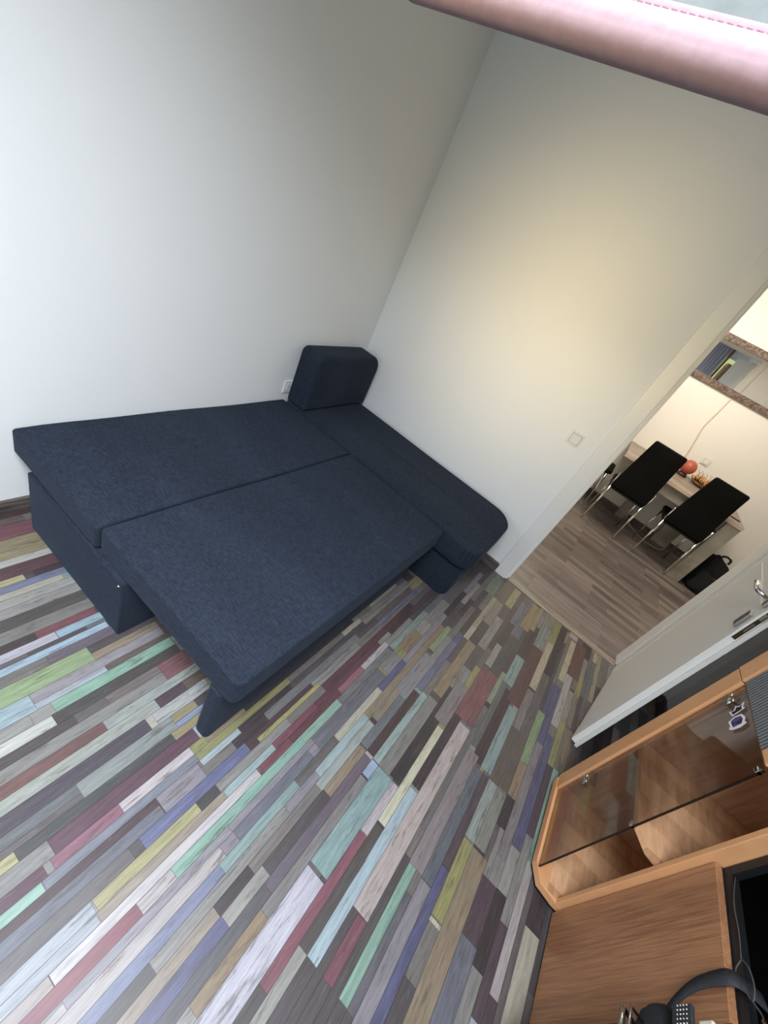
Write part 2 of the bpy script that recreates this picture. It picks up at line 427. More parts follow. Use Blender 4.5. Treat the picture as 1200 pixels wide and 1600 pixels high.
def build_floor():
    rnd = random.Random(5)
    x0, x1, y0, y1 = -1.6, 2.648, -1.30, 1.66
    cuts = [c for c in CUTS]
    y = cuts[0]
    while y > y0 + 0.03:
        y -= rnd.choice((0.028, 0.04, 0.05)); cuts.insert(0, max(y, y0))
    cuts[0] = y0; base = cuts.index(CUTS[0])
    y = cuts[-1]
    while y < y1 - 0.03:
        y += rnd.choice((0.028, 0.04, 0.05)); cuts.append(min(y, y1))
    cuts[-1] = y1
    pal = ([(110, 100, 100)] * 5 + [(90, 80, 80)] * 6 + [(150, 144, 138)] * 5 + [(130, 120, 114)] * 5 + [(70, 57, 60)] * 4 + [(85, 60, 63)] * 3
           + [(115, 115, 128)] * 2 + [(165, 160, 150)] * 2 + [(160, 154, 160), (150, 140, 150), (140, 170, 165), (140, 180, 160), (160, 130, 95), (168, 150, 104),
           (150, 75, 85), (160, 155, 90), (200, 190, 165), (95, 92, 136), (180, 185, 195), (189, 176, 173)] + [(92, 70, 80)] * 2 + [(116, 96, 90)] * 2)
    pl = []
    for l in PLANKS.split('\n'):
        a = l.split()
        if len(a) == 7: pl.append((int(a[0]) + base, int(a[1]) + base, float(a[2]), float(a[3]), (int(a[4]), int(a[5]), int(a[6]))))
    bands = []
    i = 0
    while i < len(cuts) - 1:        # filler rows first: pair thin bands now and then so widths vary
        row = []; x = x0 - rnd.random() * 0.4
        while x < x1:
            L = rnd.uniform(0.16, 0.62); row.append((x, x + L, rnd.choice(pal), rnd.random())); x += L
        k = 2 if (i + 2 < len(cuts) and cuts[i + 2] - cuts[i] < 0.062 and rnd.random() < 0.6) else 1
        for _ in range(k): bands.append(list(row)); i += 1
    def paint(band, a, b, c, s):
        out = []
        for (u, v, cc, ss) in band:
            if v <= a or u >= b: out.append((u, v, cc, ss)); continue
            if u < a: out.append((u, a, cc, ss))
            if v > b: out.append((b, v, cc, ss))
        out.append((a, b, c, s)); return out
    for n, (l, h, a, b, c) in enumerate(pl):
        s = rnd.random()
        for j in range(l, h): bands[j] = paint(bands[j], a, b, c, s)
    bm = bmesh.new(); lay = bm.loops.layers.float_color.new('plank'); ls = bm.loops.layers.float_color.new('seed')
    uv = bm.loops.layers.uv.new('plankuv')
    def merge_span(j, a, b, c, s):
        lo = hi = j
        while lo > 0 and any(abs(t[0] - a) < 1e-5 and abs(t[1] - b) < 1e-5 and t[3] == s for t in bands[lo - 1]): lo -= 1
        while hi < len(bands) - 1 and any(abs(t[0] - a) < 1e-5 and abs(t[1] - b) < 1e-5 and t[3] == s for t in bands[hi + 1]): hi += 1
        return lo, hi
    for j, band in enumerate(bands):
        for (a, b, c, s) in band:
            lo, hi = merge_span(j, a, b, c, s)
            if lo != j: continue
            a_, b_ = max(a, x0), min(b, x1)
            if b_ - a_ < 0.002: continue
            ya, yb = cuts[lo], cuts[hi + 1]
            mean = sum(c) / 3; col = lin(tuple((mean + (k - mean) * 0.76) * 0.84 / 255 + 0.070 for k in c))
            vs = [bm.verts.new(p) for p in ((a_, ya, 0), (b_, ya, 0), (b_, yb, 0), (a_, yb, 0))]
            f = bm.faces.new(vs)
            w = yb - ya; L = b_ - a_
            for lp, q in zip(f.loops, ((0, 0), (L, 0), (L, w), (0, w))):
                lp[lay] = (*col, 1); lp[ls] = (s, rnd.random() * 0 + (s * 7.3) % 1, w, L); lp[uv].uv = q
    me = bpy.data.meshes.new('floor'); bm.to_mesh(me); bm.free()
    m = mat('printed_plank_laminate', rough=0.42, spec=0.35); nt = m.node_tree; p = nt.nodes['Principled BSDF']
    at = nt.nodes.new('ShaderNodeAttribute'); at.attribute_name = 'plank'
    sd = nt.nodes.new('ShaderNodeAttribute'); sd.attribute_name = 'seed'
    ss = nt.nodes.new('ShaderNodeSeparateXYZ'); nt.links.new(sd.outputs['Vector'], ss.inputs[0])
    tc = nt.nodes.new('ShaderNodeTexCoord')
    off = nt.nodes.new('ShaderNodeVectorMath'); off.operation = 'MULTIPLY_ADD'; off.inputs[1].default_value = (9, 7, 5)
    nt.links.new(sd.outputs['Vector'], off.inputs[0]); nt.links.new(tc.outputs['Object'], off.inputs[2])
    def nz(sc, s, d, rgh=0.6, dist=0.0):
        mp = nt.nodes.new('ShaderNodeMapping'); mp.inputs['Scale'].default_value = sc
        n = nt.nodes.new('ShaderNodeTexNoise'); n.inputs['Scale'].default_value = s; n.inputs['Detail'].default_value = d
        n.inputs['Roughness'].default_value = rgh; n.inputs['Distortion'].default_value = dist
        nt.links.new(off.outputs[0], mp.inputs[0]); nt.links.new(mp.outputs[0], n.inputs['Vector']); return n
    def ramp(src, a, b, ca=(0, 0, 0, 1), cb=(1, 1, 1, 1)):
        r = nt.nodes.new('ShaderNodeValToRGB'); r.color_ramp.elements[0].position = a; r.color_ramp.elements[1].position = b
        r.color_ramp.elements[0].color = ca; r.color_ramp.elements[1].color = cb; nt.links.new(src, r.inputs[0]); return r
    def mix(kind, fac, a, b):
        x = nt.nodes.new('ShaderNodeMix'); x.data_type = 'RGBA'; x.blend_type = kind
        if isinstance(fac, float): x.inputs[0].default_value = fac
        else: nt.links.new(fac, x.inputs[0])
        for k, v in ((6, a), (7, b)):
            if isinstance(v, tuple): x.inputs[k].default_value = v
            else: nt.links.new(v, x.inputs[k])
        return x.outputs[2]
    grain = ramp(nz((1.2, 14, 1), 9, 8, 0.7, 0.5).outputs['Fac'], 0.25, 0.75, (0.60, 0.60, 0.60, 1), (1.28, 1.28, 1.28, 1))
    c1 = mix('MULTIPLY', 1.0, at.outputs['Color'], grain.outputs[0])
    worn = ramp(nz((1.3, 11, 1), 5, 10, 0.74, 0.4).outputs['Fac'], 0.55, 0.63, (0, 0, 0, 1), (0.60, 0.60, 0.60, 1))     # paint worn through to old wood
    c2 = mix('MIX', worn.outputs[0], c1, hexc(84, 74, 68))
    pale = ramp(nz((3, 16, 1), 6, 9, 0.75).outputs['Fac'], 0.60, 0.72, (0, 0, 0, 1), (0.35, 0.35, 0.35, 1))            # chalky scuffs
    c3 = mix('MIX', pale.outputs[0], c2, hexc(176, 172, 168))
    # fine dark joints between the planks
    uvn = nt.nodes.new('ShaderNodeUVMap'); uvn.uv_map = 'plankuv'
    su = nt.nodes.new('ShaderNodeSeparateXYZ'); nt.links.new(uvn.outputs[0], su.inputs[0])
    def mth(op, a, b=None):
        x = nt.nodes.new('ShaderNodeMath'); x.operation = op
        for k, v in ((0, a), (1, b)):
            if v is None: continue
            if isinstance(v, (int, float)): x.inputs[k].default_value = v
            else: nt.links.new(v, x.inputs[k])
        return x.outputs[0]
    dy = mth('MINIMUM', su.outputs['Y'], mth('SUBTRACT', ss.outputs['Z'], su.outputs['Y']))
    dd = mth('MINIMUM', dy, mth('ADD', su.outputs['X'], 0.0))
    jn = mth('LESS_THAN', dd, 0.0011)
    c4 = mix('MIX', mth('MULTIPLY', jn, 0.62), c3, hexc(46, 40, 40))
    g = nt.nodes.new('ShaderNodeMix'); g.data_type = 'RGBA'; g.blend_type = 'MULTIPLY'; g.inputs[0].default_value = 1.0
    nt.links.new(c4, g.inputs[6]); g.inputs[7].default_value = (FLOOR_GAIN, FLOOR_GAIN, FLOOR_GAIN, 1)
    nt.links.new(g.outputs[2], p.inputs['Base Color'])
    b = nt.nodes.new('ShaderNodeBump'); b.inputs['Strength'].default_value = 0.25; b.inputs['Distance'].default_value = 0.001
    nt.links.new(grain.outputs[0], b.inputs['Height']); nt.links.new(b.outputs[0], p.inputs['Normal'])
    o = link('floor', me, None, m); tag(o, kind='structure'); return o
FLOOR_GAIN = 0.70
build_floor()

def hall_floor():
    m = mat('grey_brown_laminate', rough=0.38); nt = m.node_tree; p = nt.nodes['Principled BSDF']
    tc = nt.nodes.new('ShaderNodeTexCoord'); mp = nt.nodes.new('ShaderNodeMapping'); mp.inputs['Rotation'].default_value = (0, 0, PI / 2)
    br = nt.nodes.new('ShaderNodeTexBrick'); br.inputs['Scale'].default_value = 1.0; br.inputs['Brick Width'].default_value = 0.42; br.inputs['Row Height'].default_value = 0.065
    br.inputs['Mortar Size'].default_value = 0.0008; br.inputs['Color1'].default_value = hexc(92, 84, 80); br.inputs['Color2'].default_value = hexc(132, 121, 115); br.inputs['Mortar'].default_value = hexc(70, 60, 56)
    br.offset = 0.37
    nt.links.new(tc.outputs['Object'], mp.inputs[0]); nt.links.new(mp.outputs[0], br.inputs[0])
    mp2 = nt.nodes.new('ShaderNodeMapping'); mp2.inputs['Scale'].default_value = (26, 1.1, 1)
    nz = nt.nodes.new('ShaderNodeTexNoise'); nz.inputs['Scale'].default_value = 3; nz.inputs['Detail'].default_value = 8; nz.inputs['Roughness'].default_value = 0.65
    nt.links.new(tc.outputs['Object'], mp2.inputs[0]); nt.links.new(mp2.outputs[0], nz.inputs['Vector'])
    r = nt.nodes.new('ShaderNodeValToRGB'); r.color_ramp.elements[0].position = 0.3; r.color_ramp.elements[1].position = 0.7
    r.color_ramp.elements[0].color = (0.55, 0.55, 0.55, 1); r.color_ramp.elements[1].color = (1.35, 1.35, 1.35, 1)
    nt.links.new(nz.outputs['Fac'], r.inputs[0])
    x = nt.nodes.new('ShaderNodeMix'); x.data_type = 'RGBA'; x.blend_type = 'MULTIPLY'; x.inputs[0].default_value = 1.0
    nt.links.new(br.outputs['Color'], x.inputs[6]); nt.links.new(r.outputs[0], x.inputs[7]); nt.links.new(x.outputs[2], p.inputs['Base Color'])
    bm = bmesh.new(); vs = [bm.verts.new(v) for v in ((2.648, -2.9, 0), (5.6, -2.9, 0), (5.6, 1.4, 0), (2.648, 1.4, 0))]; bm.faces.new(vs)
    tag(from_bm('floor_hall', bm, m), kind='structure')
hall_floor()

# ------------------------------------------------------------------ room shell
XB, YA, YC, XD, XH, H = 2.638, 1.66, -1.30, -1.60, 5.47, 2.62
def struct(name, bxs, m, bev=0.0): return tag(boxes(name, bxs, m, bev=bev), kind='structure')
struct('wall_back', [(XD - 0.1, XB + 0.12, YA, YA + 0.1, -0.05, H)], M_wall)
DY0, DY1, DZ = -0.990, -0.115, 2.12
struct('wall_right', [(XB, XB + 0.12, DY1, YA, -0.05, H), (XB, XB + 0.12, YC, DY0, -0.05, H), (XB, XB + 0.12, DY0, DY1, DZ, H)], M_wall)
struct('wall_near', [(XD - 0.1, XB + 0.12, YC - 0.1, YC, -0.05, H)], M_wall)
WY0, WY1, WZ0, WZ1 = -1.24, 0.80, 0.85, 2.25
struct('wall_left', [(XD - 0.1, XD, YC, WY0, -0.05, H), (XD - 0.1, XD, WY1, YA, -0.05, H), (XD - 0.1, XD, WY0, WY1, -0.05, WZ0), (XD - 0.1, XD, WY0, WY1, WZ1, H)], M_wall)
SX0, SX1, SY0, SY1 = -0.85, 0.25, -0.50, 0.60      # roof window opening
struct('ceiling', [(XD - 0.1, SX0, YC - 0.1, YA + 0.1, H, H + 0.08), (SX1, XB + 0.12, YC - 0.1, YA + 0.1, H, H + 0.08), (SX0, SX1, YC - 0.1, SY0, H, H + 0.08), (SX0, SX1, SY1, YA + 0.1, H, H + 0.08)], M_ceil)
struct('window_2', [(SX0, SX0 + 0.05, SY0, SY1, H + 0.01, H + 0.07), (SX1 - 0.05, SX1, SY0, SY1, H + 0.01, H + 0.07), (SX0, SX1, SY0, SY0 + 0.05, H + 0.01, H + 0.07), (SX0, SX1, SY1 - 0.05, SY1, H + 0.01, H + 0.07)], M_white)
struct('floor_slab', [(XD - 0.1, 5.62, -3.0, YA + 0.1, -0.12, -0.004)], M_dark)
struct('wall_hall_far', [(XH, XH + 0.1, -3.0, 1.5, -0.05, H)], M_hallwall)
struct('wall_hall_end', [(XB + 0.12, XH, -3.0, -2.9, -0.05, H)], M_hallwall)
struct('wall_hall_start', [(XB + 0.12, XH, 1.4, 1.5, -0.05, H)], M_hallwall)
struct('wall_hall_near', [(XB + 0.06, XB + 0.12, -2.9, YC - 0.1, -0.05, H)], M_hallwall)
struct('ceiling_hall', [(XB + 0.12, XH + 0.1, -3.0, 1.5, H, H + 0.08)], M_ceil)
struct('baseboard_back', [(XD, XB, YA - 0.016, YA, 0.0, 0.06)], M_base)
struct('baseboard_right', [(XB - 0.016, XB, -0.018, YA - 0.016, 0.0, 0.065), (XB - 0.016, XB, YC + 0.016, -1.075, 0.0, 0.065)], M_base)
struct('baseboard_near', [(1.56, XB, YC, YC + 0.014, 0.0, 0.055)], M_base)
struct('baseboard_hall', [(XH - 0.014, XH, -2.9, 1.4, 0.0, 0.065)], M_base)
struct('trim_1', [(XB - 0.004, XB + 0.058, DY0 + 0.02, DY1 - 0.012, -0.001, 0.004)], M_slabtop)    # threshold strip
# door frame: casing on the room side, jamb lining with a stop rebate
w = empty('door_frame', (XB, (DY0 + DY1) / 2, 0), None, None); tag(w, kind='structure')
w.name = 'door_1'
def dfb(name, lst, m=M_white, bev=0.002):
    o = boxes(name, [(a - XB, b - XB, c - w.location.y, d - w.location.y, e, f) for a, b, c, d, e, f in lst], m, w, bev); return o
dfb('casing', [(XB - 0.016, XB - 0.0005, -0.100, -0.012, 0.0, DZ + 0.09)])
dfb('casing', [(XB - 0.016, XB - 0.0005, -1.072, -0.998, 0.0, DZ + 0.09)])
dfb('casing', [(XB - 0.016, XB - 0.0005, -0.998, -0.100, DZ, DZ + 0.09)])
dfb('jamb', [(XB + 0.001, XB + 0.13, -0.1145, -0.104, 0.0, DZ), (XB + 0.03, XB + 0.13, -0.126, -0.1145, 0.0, DZ)])
dfb('jamb', [(XB + 0.001, XB + 0.13, -1.0, -0.989, 0.0, DZ), (XB + 0.03, XB + 0.13, -0.989, -0.975, 0.0, DZ)])
dfb('jamb', [(XB + 0.001, XB + 0.13, -0.989, -0.1145, DZ - 0.012, DZ)])
dfb('casing', [(XB + 0.1205, XB + 0.136, -0.104, -0.02, 0.0, DZ + 0.09), (XB + 0.1205, XB + 0.136, -1.075, -1.0, 0.0, DZ + 0.09), (XB + 0.1205, XB + 0.136, -1.0, -0.104, DZ, DZ + 0.09)])

# window in the wall behind the camera
win = empty('window_1', (XD, (WY0 + WY1) / 2, WZ0), None, None); tag(win, kind='structure')
def wb(name, lst, m=M_white, bev=0.003):
    return boxes(name, [(a, b, c - win.location.y, d - win.location.y, e - WZ0, f - WZ0) for a, b, c, d, e, f in lst], m, win, bev)
wb('window_frame', [(-0.08, -0.03, WY0, WY0 + 0.06, WZ0, WZ1), (-0.08, -0.03, WY1 - 0.06, WY1, WZ0, WZ1), (-0.08, -0.03, WY0, WY1, WZ0, WZ0 + 0.06), (-0.08, -0.03, WY0, WY1, WZ1 - 0.06, WZ1), (-0.08, -0.03, -0.13, -0.05, WZ0, WZ1)])
wb('window_sill', [(-0.03, 0.14, WY0 - 0.03, WY1 + 0.03, WZ0 - 0.03, WZ0)])
def glass_mat(name, tint, gloss, rough=0.0, refl=1.0):
    m = bpy.data.materials.new(name); m.use_nodes = True; nt = m.node_tree; nt.nodes.clear()
    out = nt.nodes.new('ShaderNodeOutputMaterial'); tr = nt.nodes.new('ShaderNodeBsdfTransparent'); gl = nt.nodes.new('ShaderNodeBsdfGlossy')
    tr.inputs[0].default_value = tint; gl.inputs['Roughness'].default_value = rough
    mx = nt.nodes.new('ShaderNodeMixShader'); mx.inputs[0].default_value = gloss
    fr = nt.nodes.new('ShaderNodeFresnel'); fr.inputs[0].default_value = 1.5
    ml = nt.nodes.new('ShaderNodeMath'); ml.operation = 'MULTIPLY_ADD'; ml.inputs[1].default_value = refl; ml.inputs[2].default_value = gloss
    nt.links.new(fr.outputs[0], ml.inputs[0]); nt.links.new(ml.outputs[0], mx.inputs[0])
    nt.links.new(tr.outputs[0], mx.inputs[1]); nt.links.new(gl.outputs[0], mx.inputs[2]); nt.links.new(mx.outputs[0], out.inputs[0]); return m
M_pane = glass_mat('window_glass', (0.97, 0.98, 0.98, 1), 0.01)
wb('pane', [(-0.06, -0.055, WY0 + 0.06, WY1 - 0.06, WZ0 + 0.06, WZ1 - 0.06)], M_pane, 0)

bm = bmesh.new(); n = 40
lo = [bm.verts.new((XD + 0.09 + 0.018 * math.sin(k * 1.1), -0.91 + 0.45 * k / n, 0.25)) for k in range(n + 1)]
hi = [bm.verts.new((XD + 0.09 + 0.018 * math.sin(k * 1.1), -0.91 + 0.45 * k / n, 2.36)) for k in range(n + 1)]
for k in range(n): bm.faces.new((lo[k], lo[k + 1], hi[k + 1], hi[k]))
cu = from_bm('curtain', bm, mat('lavender_grey_curtain', hexc(190, 186, 200), 0.9), None, True); sm = cu.modifiers.new('s', 'SOLIDIFY'); sm.thickness = 0.003
tag(cu, 'lavender grey curtain beside the window, seen in the hall mirror', 'curtain')
tag(box('wooden_post', XD + 0.02, XD + 0.07, -0.97, -0.925, 0.0, 2.45, mat('brown_wood', hexc(130, 92, 60), 0.5), None, 0.003), 'narrow brown wooden post beside the window, seen in the hall mirror', 'post')

# ------------------------------------------------------------------ door leaf
hx_, hy_ = 2.636, -0.973
dl = math.atan2(0.162, -0.857)
def leafco(u, v, z):            # u along the leaf from the hinge, v towards its hall-side face
    return u, v, z
leaf = empty('door_leaf', (hx_, hy_, 0), 'white panelled room door standing open beside the tall cabinet', 'door', rz=dl)
# local +x runs along the leaf; local -y is the side that faces +Y in the room
LW, LT, LH = 0.850, 0.040, 2.08
bm = bmesh.new(); bx(bm, 0.018, LW - 0.013, 0.001, LT - 0.016, 0.012, LH, 0.001); bx(bm, 0.018, LW, LT - 0.016, LT, 0.008, LH + 0.008, 0.0015)
from_bm('door_slab', bm, M_white, leaf)
for u0_, u1_ in ((0.02, 0.10), (LW - 0.123, LW - 0.0145)): boxes('door_stile', [(u0_, u1_, -0.0015, 0.002, 0.014, LH - 0.002)], M_white, leaf, 0.0015)
for z0_, z1_ in ((1.05, 1.062), (LH - 0.12, LH - 0.002)): boxes('door_rail', [(0.10, LW - 0.123, -0.0015, 0.002, z0_, z1_)], M_white, leaf, 0.0015)
o = boxes('lock_plate', [(LW - 0.0135, LW - 0.0115, 0.006, 0.021, 0.93, 1.17)], M_bronze, leaf, 0.0006); tag(o, 'dark bronze lock plate let into the door edge')
boxes('latch_bolt', [(LW - 0.0118, LW - 0.001, 0.008, 0.019, 1.045, 1.075)], M_steel, leaf, 0.0008)
boxes('dead_bolt', [(LW - 0.0118, LW - 0.0105, 0.0105, 0.0165, 0.975, 1.02)], M_steel, leaf, 0.0008)
o = boxes('key_rosette', [(LW - 0.094, LW - 0.046, -0.014, -0.0012, 0.955, 1.035)], M_steel, leaf, 0.004); tag(o, 'steel key escutcheon')
boxes('keyhole', [(LW - 0.071, LW - 0.066, -0.0128, -0.011, 0.985, 1.008)], M_black, o)
hd = boxes('handle_rosette', [(LW - 0.088, LW - 0.049, -0.012, -0.003, 1.075, 1.145)], M_steel, leaf, 0.004)
tube_obj('lever_handle', spline([(LW - 0.068, -0.010, 1.11), (LW - 0.068, -0.045, 1.11), (LW - 0.085, -0.060, 1.112), (LW - 0.13, -0.062, 1.118), (LW - 0.175, -0.058, 1.108), (LW - 0.195, -0.050, 1.098)], 6),
         [0.010] * 14 + [0.0105] * 8 + [0.010] * 6 + [0.008, 0.007, 0.005], M_chrome, leaf, 12)
for z in (0.25, 1.85): tube_obj('hinge', [(0.0, LT + 0.004, z - 0.05), (0.0, LT + 0.004, z + 0.05)], 0.008, M_steel, leaf)

# ------------------------------------------------------------------ light switch and outlets
def switch(name, loc, face, label, cat, outlet=False, s=0.081):
    t = empty(name, loc, label, cat)
    # plate lies in local YZ, sticking out along face (-1: towards -x) or along -y when face == 'y'
    def P(a0, a1, b0, b1, d0, d1):
        if face == 'y': return (a0, a1, -d1, -d0, b0, b1)
        return (-d1, -d0, a0, a1, b0, b1)
    boxes('plate', [P(-s / 2, s / 2, -s / 2, s / 2, 0.0005, 0.009)], M_plastic, t, 0.002)
    if outlet:
        boxes('socket_insert', [P(-0.024, 0.024, -0.024, 0.024, 0.009, 0.012)], M_plastic, t, 0.002)
        boxes('socket_hole', [P(-0.012, -0.007, -0.003, 0.003, 0.0118, 0.0125), P(0.007, 0.012, -0.003, 0.003, 0.0118, 0.0125)], M_dark, t)
    else:
        boxes('rocker_gap_shade', [P(-0.030, 0.030, -0.030, 0.030, 0.0088, 0.0096)], mat('gap_shade_grey', (0.25, 0.25, 0.23, 1), 0.6), t)  # grey frame colours in the shadow gap round the rocker
        boxes('rocker', [P(-0.028, 0.028, -0.028, 0.028, 0.009, 0.014)], M_plastic, t, 0.002)
    return t
switch('light_switch', (XB, 0.115, 1.040), 'x', 'square white light switch on the wall left of the open doorway', 'switch')
switch('wall_switch', (XH, -0.960, 0.975), 'x', 'small white square switch plate on the hall wall above the ornament', 'switch')
switch('wall_outlet', (1.950, YA, 0.505), 'y', 'white outlet plate on the wall, half hidden by the sofa armrest block', 'outlet', True)

# ------------------------------------------------------------------ sofa bed
sofa = empty('sofa_bed', (1.5, 0.9, 0), 'navy blue corner sofa bed, pulled out flat, in the corner of the room', 'sofa')
def SC(name, x0, x1, y0, y1, z0, z1, rp, rt, **k):
    o = cushion(name, x0, x1, y0, y1, z0, z1, rp, rt, M_fabric, None, **k); o.parent = sofa
    o.matrix_parent_inverse = Matrix.Translation(-Vector(sofa.location)); return o
def SB(name, *a, bev=0.006):
    o = box(name, *a, M_fabric, None, bev, 3, True); o.parent = sofa; o.matrix_parent_inverse = Matrix.Translation(-Vector(sofa.location)); return o
def at_sofa(o): o.parent = sofa; o.matrix_parent_inverse = Matrix.Translation(-Vector(sofa.location)); return o
SB('base_box', 0.542, 1.93, 0.882, 1.53, 0.0, 0.298, bev=0.008)
def slump(x, y, z):
    if x < 0.75 and z > 0.33: z -= 0.010 * ((0.75 - x) / 0.2) ** 2
    return x, y, z + 0.0025 * math.sin(9 * x + 4 * y) * math.sin(7 * y)
SC('back_mattress', 0.548, 1.933, 1.058, 1.652, 0.305, 0.421, 0.014, 0.011, puff=0.006, deform=slump)
SC('pull_out_mattress', 0.556, 1.934, 0.318, 1.049, 0.300, 0.420, 0.020, 0.013, puff=0.006, deform=lambda x, y, z: (x, y, z + 0.003 * math.sin(8 * x) * math.sin(6 * y + 1)), corners=(0.015, 0.015, 0.03, 0.035))
SC('foot_panel', 0.552, 1.88, 0.362, 0.425, 0.0, 0.298, 0.020, 0.012)
SC('chaise_base', 1.992, 2.560, 0.118, 1.640, 0.0, 0.300, 0.07, 0.010)
def chz(x, y, z):
    if y < 0.26 and z > 0.36: z -= 0.026 * ((0.26 - y) / 0.17) ** 2 * (z - 0.36) / 0.064      # the front rolls over
    dx, dy = x - 2.056, y - 0.198
    r = math.hypot(dx, dy)
    if r > 0.06 and y < 0.30 and x < 2.40:       # fabric gathered into creases round the front corner
        s = (0.30 - y) if x < 2.0 else 0.30 + (x - 2.0) * 0.6
        m = math.exp(-((z - 0.350) / 0.034) ** 2) * math.exp(-((s - 0.17) / 0.09) ** 2) * min(1.0, (r - 0.06) / 0.03)
        a = math.atan2(dy, dx)
        cr = math.sin(a * 21 + 1.3 * math.sin(a * 5) + (z - 0.34) * 22)
        k = 1.0 - m * (0.24 * max(0.0, cr) ** 2 - 0.06)
        x, y = 2.056 + dx * k, 0.198 + dy * k
        z += m * 0.003 * cr
    return x, y, z + 0.003 * math.sin(6 * y) * math.sin(5 * x)
SC('chaise_cushion', 1.946, 2.588, 0.088, 1.642, 0.280, 0.424, 0.05, 0.020, puff=0.010, deform=chz, rb=0.015, corners=(0.02, 0.02, 0.11, 0.12), nseg=60, nside=110)
o = tube_obj('piping', [(1.950, 0.60 - 0.40 * k / 12, 0.280) for k in range(13)] + [(2.054 - 0.104 * math.cos(k / 10 * PI / 2), 0.196 - 0.104 * math.sin(k / 10 * PI / 2), 0.280) for k in range(1, 11)] + [(2.054 + 0.42 * k / 8, 0.092, 0.280) for k in range(1, 9)], 0.0035, M_fabric); at_sofa(o)
o = cushion('armrest_block', 1.948, 2.600, 0.428, 0.795, 1.482, 1.650, 0.05, 0.028, M_fabric, None, puff=0.004, axis='y', corners=(0.10, 0.045, 0.012, 0.012)); at_sofa(o)
o = sphere('corner_stud', (0.5385, 0.892, 0.286), 0.0045, M_chrome); at_sofa(o)
for (x, y) in ((0.60, 0.94), (0.60, 1.47), (1.88, 0.94), (1.88, 1.47)):
    pass

# ------------------------------------------------------------------ tall cabinet with glass door
PX0, PX1 = 1.062, 1.537
cab = empty('display_cabinet', (1.3, -1.05, 0), 'tall beech-edged display cabinet with a smoked glass door, beside the open door', 'cabinet')
def atc(o): o.parent = cab; o.matrix_parent_inverse = Matrix.Translation(-Vector(cab.location)); return o
outl = [(1.530, -1.285), (1.535, -0.800), (1.520, -0.783), (1.135, -0.785), (1.078, -0.818), (1.064, -0.884), (1.064, -1.285)]
def board(name, z0, z1, m, inset=0.0):
    bm = bmesh.new(); pts = outl
    if inset:
        c = (1.30, -1.06); pts = [(p[0] + (c[0] - p[0]) * inset, p[1] + (c[1] - p[1]) * inset) for p in outl]
    prism(bm, pts, z0, z1); o = from_bm(name, bm, m); bv = o.modifiers.new('b', 'BEVEL'); bv.width = 0.002; bv.segments = 2; bv.limit_method = 'ANGLE'
    return atc(o)
board('plinth', 0.0, 0.022, M_black, 0.03)
board('bottom_board', 0.022, 0.055, M_edge)
atc(boxes('bottom_panel', [(1.078, 1.50, -1.27, -0.845, 0.0552, 0.0572)], M_inner))
o = atc(boxes('side_panel', [(1.508, 1.532, -1.285, -0.802, 0.055, 0.963)], M_inside_panel, None, 0.001))
atc(boxes('front_stile', [(1.462, 1.533, -0.802, -0.785, 0.055, 0.962)], M_edge, None, 0.003))
atc(boxes('side_panel', [(1.064, 1.082, -1.285, -0.884, 0.055, 1.95)], M_edge, None, 0.002))
atc(boxes('back_panel', [(1.082, 1.508, -1.285, -1.275, 0.055, 1.95)], M_inner))
# middle shelf follows the chamfered plan, its edge band light
def shelf(z0, z1):
    pts = [(1.506, -1.274), (1.506, -0.818), (1.150, -0.818), (1.096, -0.858), (1.084, -0.900), (1.084, -1.274)]
    bm = bmesh.new(); prism(bm, pts, z0, z1); o = atc(from_bm('shelf', bm, M_inner)); return o
shelf(0.495, 0.515)
atc(boxes('shelf_edge', [(1.150, 1.505, -0.8179, -0.8160, 0.495, 0.515)], M_edge))
board('top_board', 0.966, 0.984, M_inner, 0.06)
M_smoked = glass_mat('smoked_glass', (0.92, 0.88, 0.83, 1), 0.02, 0.0, 0.45)
gd = atc(boxes('glass_door', [(1.120, 1.458, -0.7985, -0.7935, 0.058, 0.960)], M_smoked))
o = atc(boxes('glass_edge', [(1.1185, 1.1205, -0.7990, -0.7930, 0.058, 0.960)], mat('dark_glass_edge', (0.02, 0.012, 0.008, 1), 0.2))); tag(o, 'dark polished edge of the glass door')
for z in (0.235, 0.90):
    h = atc(tube_obj('glass_hinge', [(1.420, -0.7930, z), (1.420, -0.7870, z)], 0.016, M_steel))
    for dx in (-0.013, 0.013): 
        s_ = tube_obj('hinge_screw', [(1.420 + dx, -0.790, z + 0.020), (1.420 + dx, -0.785, z + 0.020)], 0.006, M_chrome, None); s_.parent = h
    o = boxes('hinge_arm', [(1.425, 1.500, -0.835, -0.800, z - 0.010, z + 0.010)], M_steel, None, 0.003); o.parent = h
for z in (0.520, 0.946):
    atc(boxes('door_clip', [(1.1185, 1.134, -0.803, -0.788, z - 0.007, z + 0.007)], M_chrome, None, 0.003))
# upper part: ribbed grey front in a beech frame
M_rib = mat('ribbed_grey_plastic', hexc(108, 108, 107), 0.4)
atc(boxes('upper_stile', [(1.462, 1.533, -0.802, -0.783, 0.965, 1.95)], M_edge, None, 0.003))
atc(boxes('upper_side_panel', [(1.508, 1.532, -1.285, -0.802, 0.963, 1.95)], M_inside_panel, None, 0.001))
bm = bmesh.new(); bx(bm, 1.170, 1.462, -0.800, -0.794, 0.967, 1.93)
x = 1.174
while x < 1.458:
    bx(bm, x, x + 0.006, -0.794, -0.790, 0.967, 1.93, 0.0015, 1); x += 0.0112
for v in bm.verts: pass
o = atc(from_bm('ribbed_front', bm, M_rib)); tag(o, 'grey ribbed front panel')
atc(boxes('front_post', [(1.120, 1.170, -0.802, -0.785, 0.972, 1.95)], M_edge, None, 0.003))
board('cornice', 1.95, 1.975, M_edge)

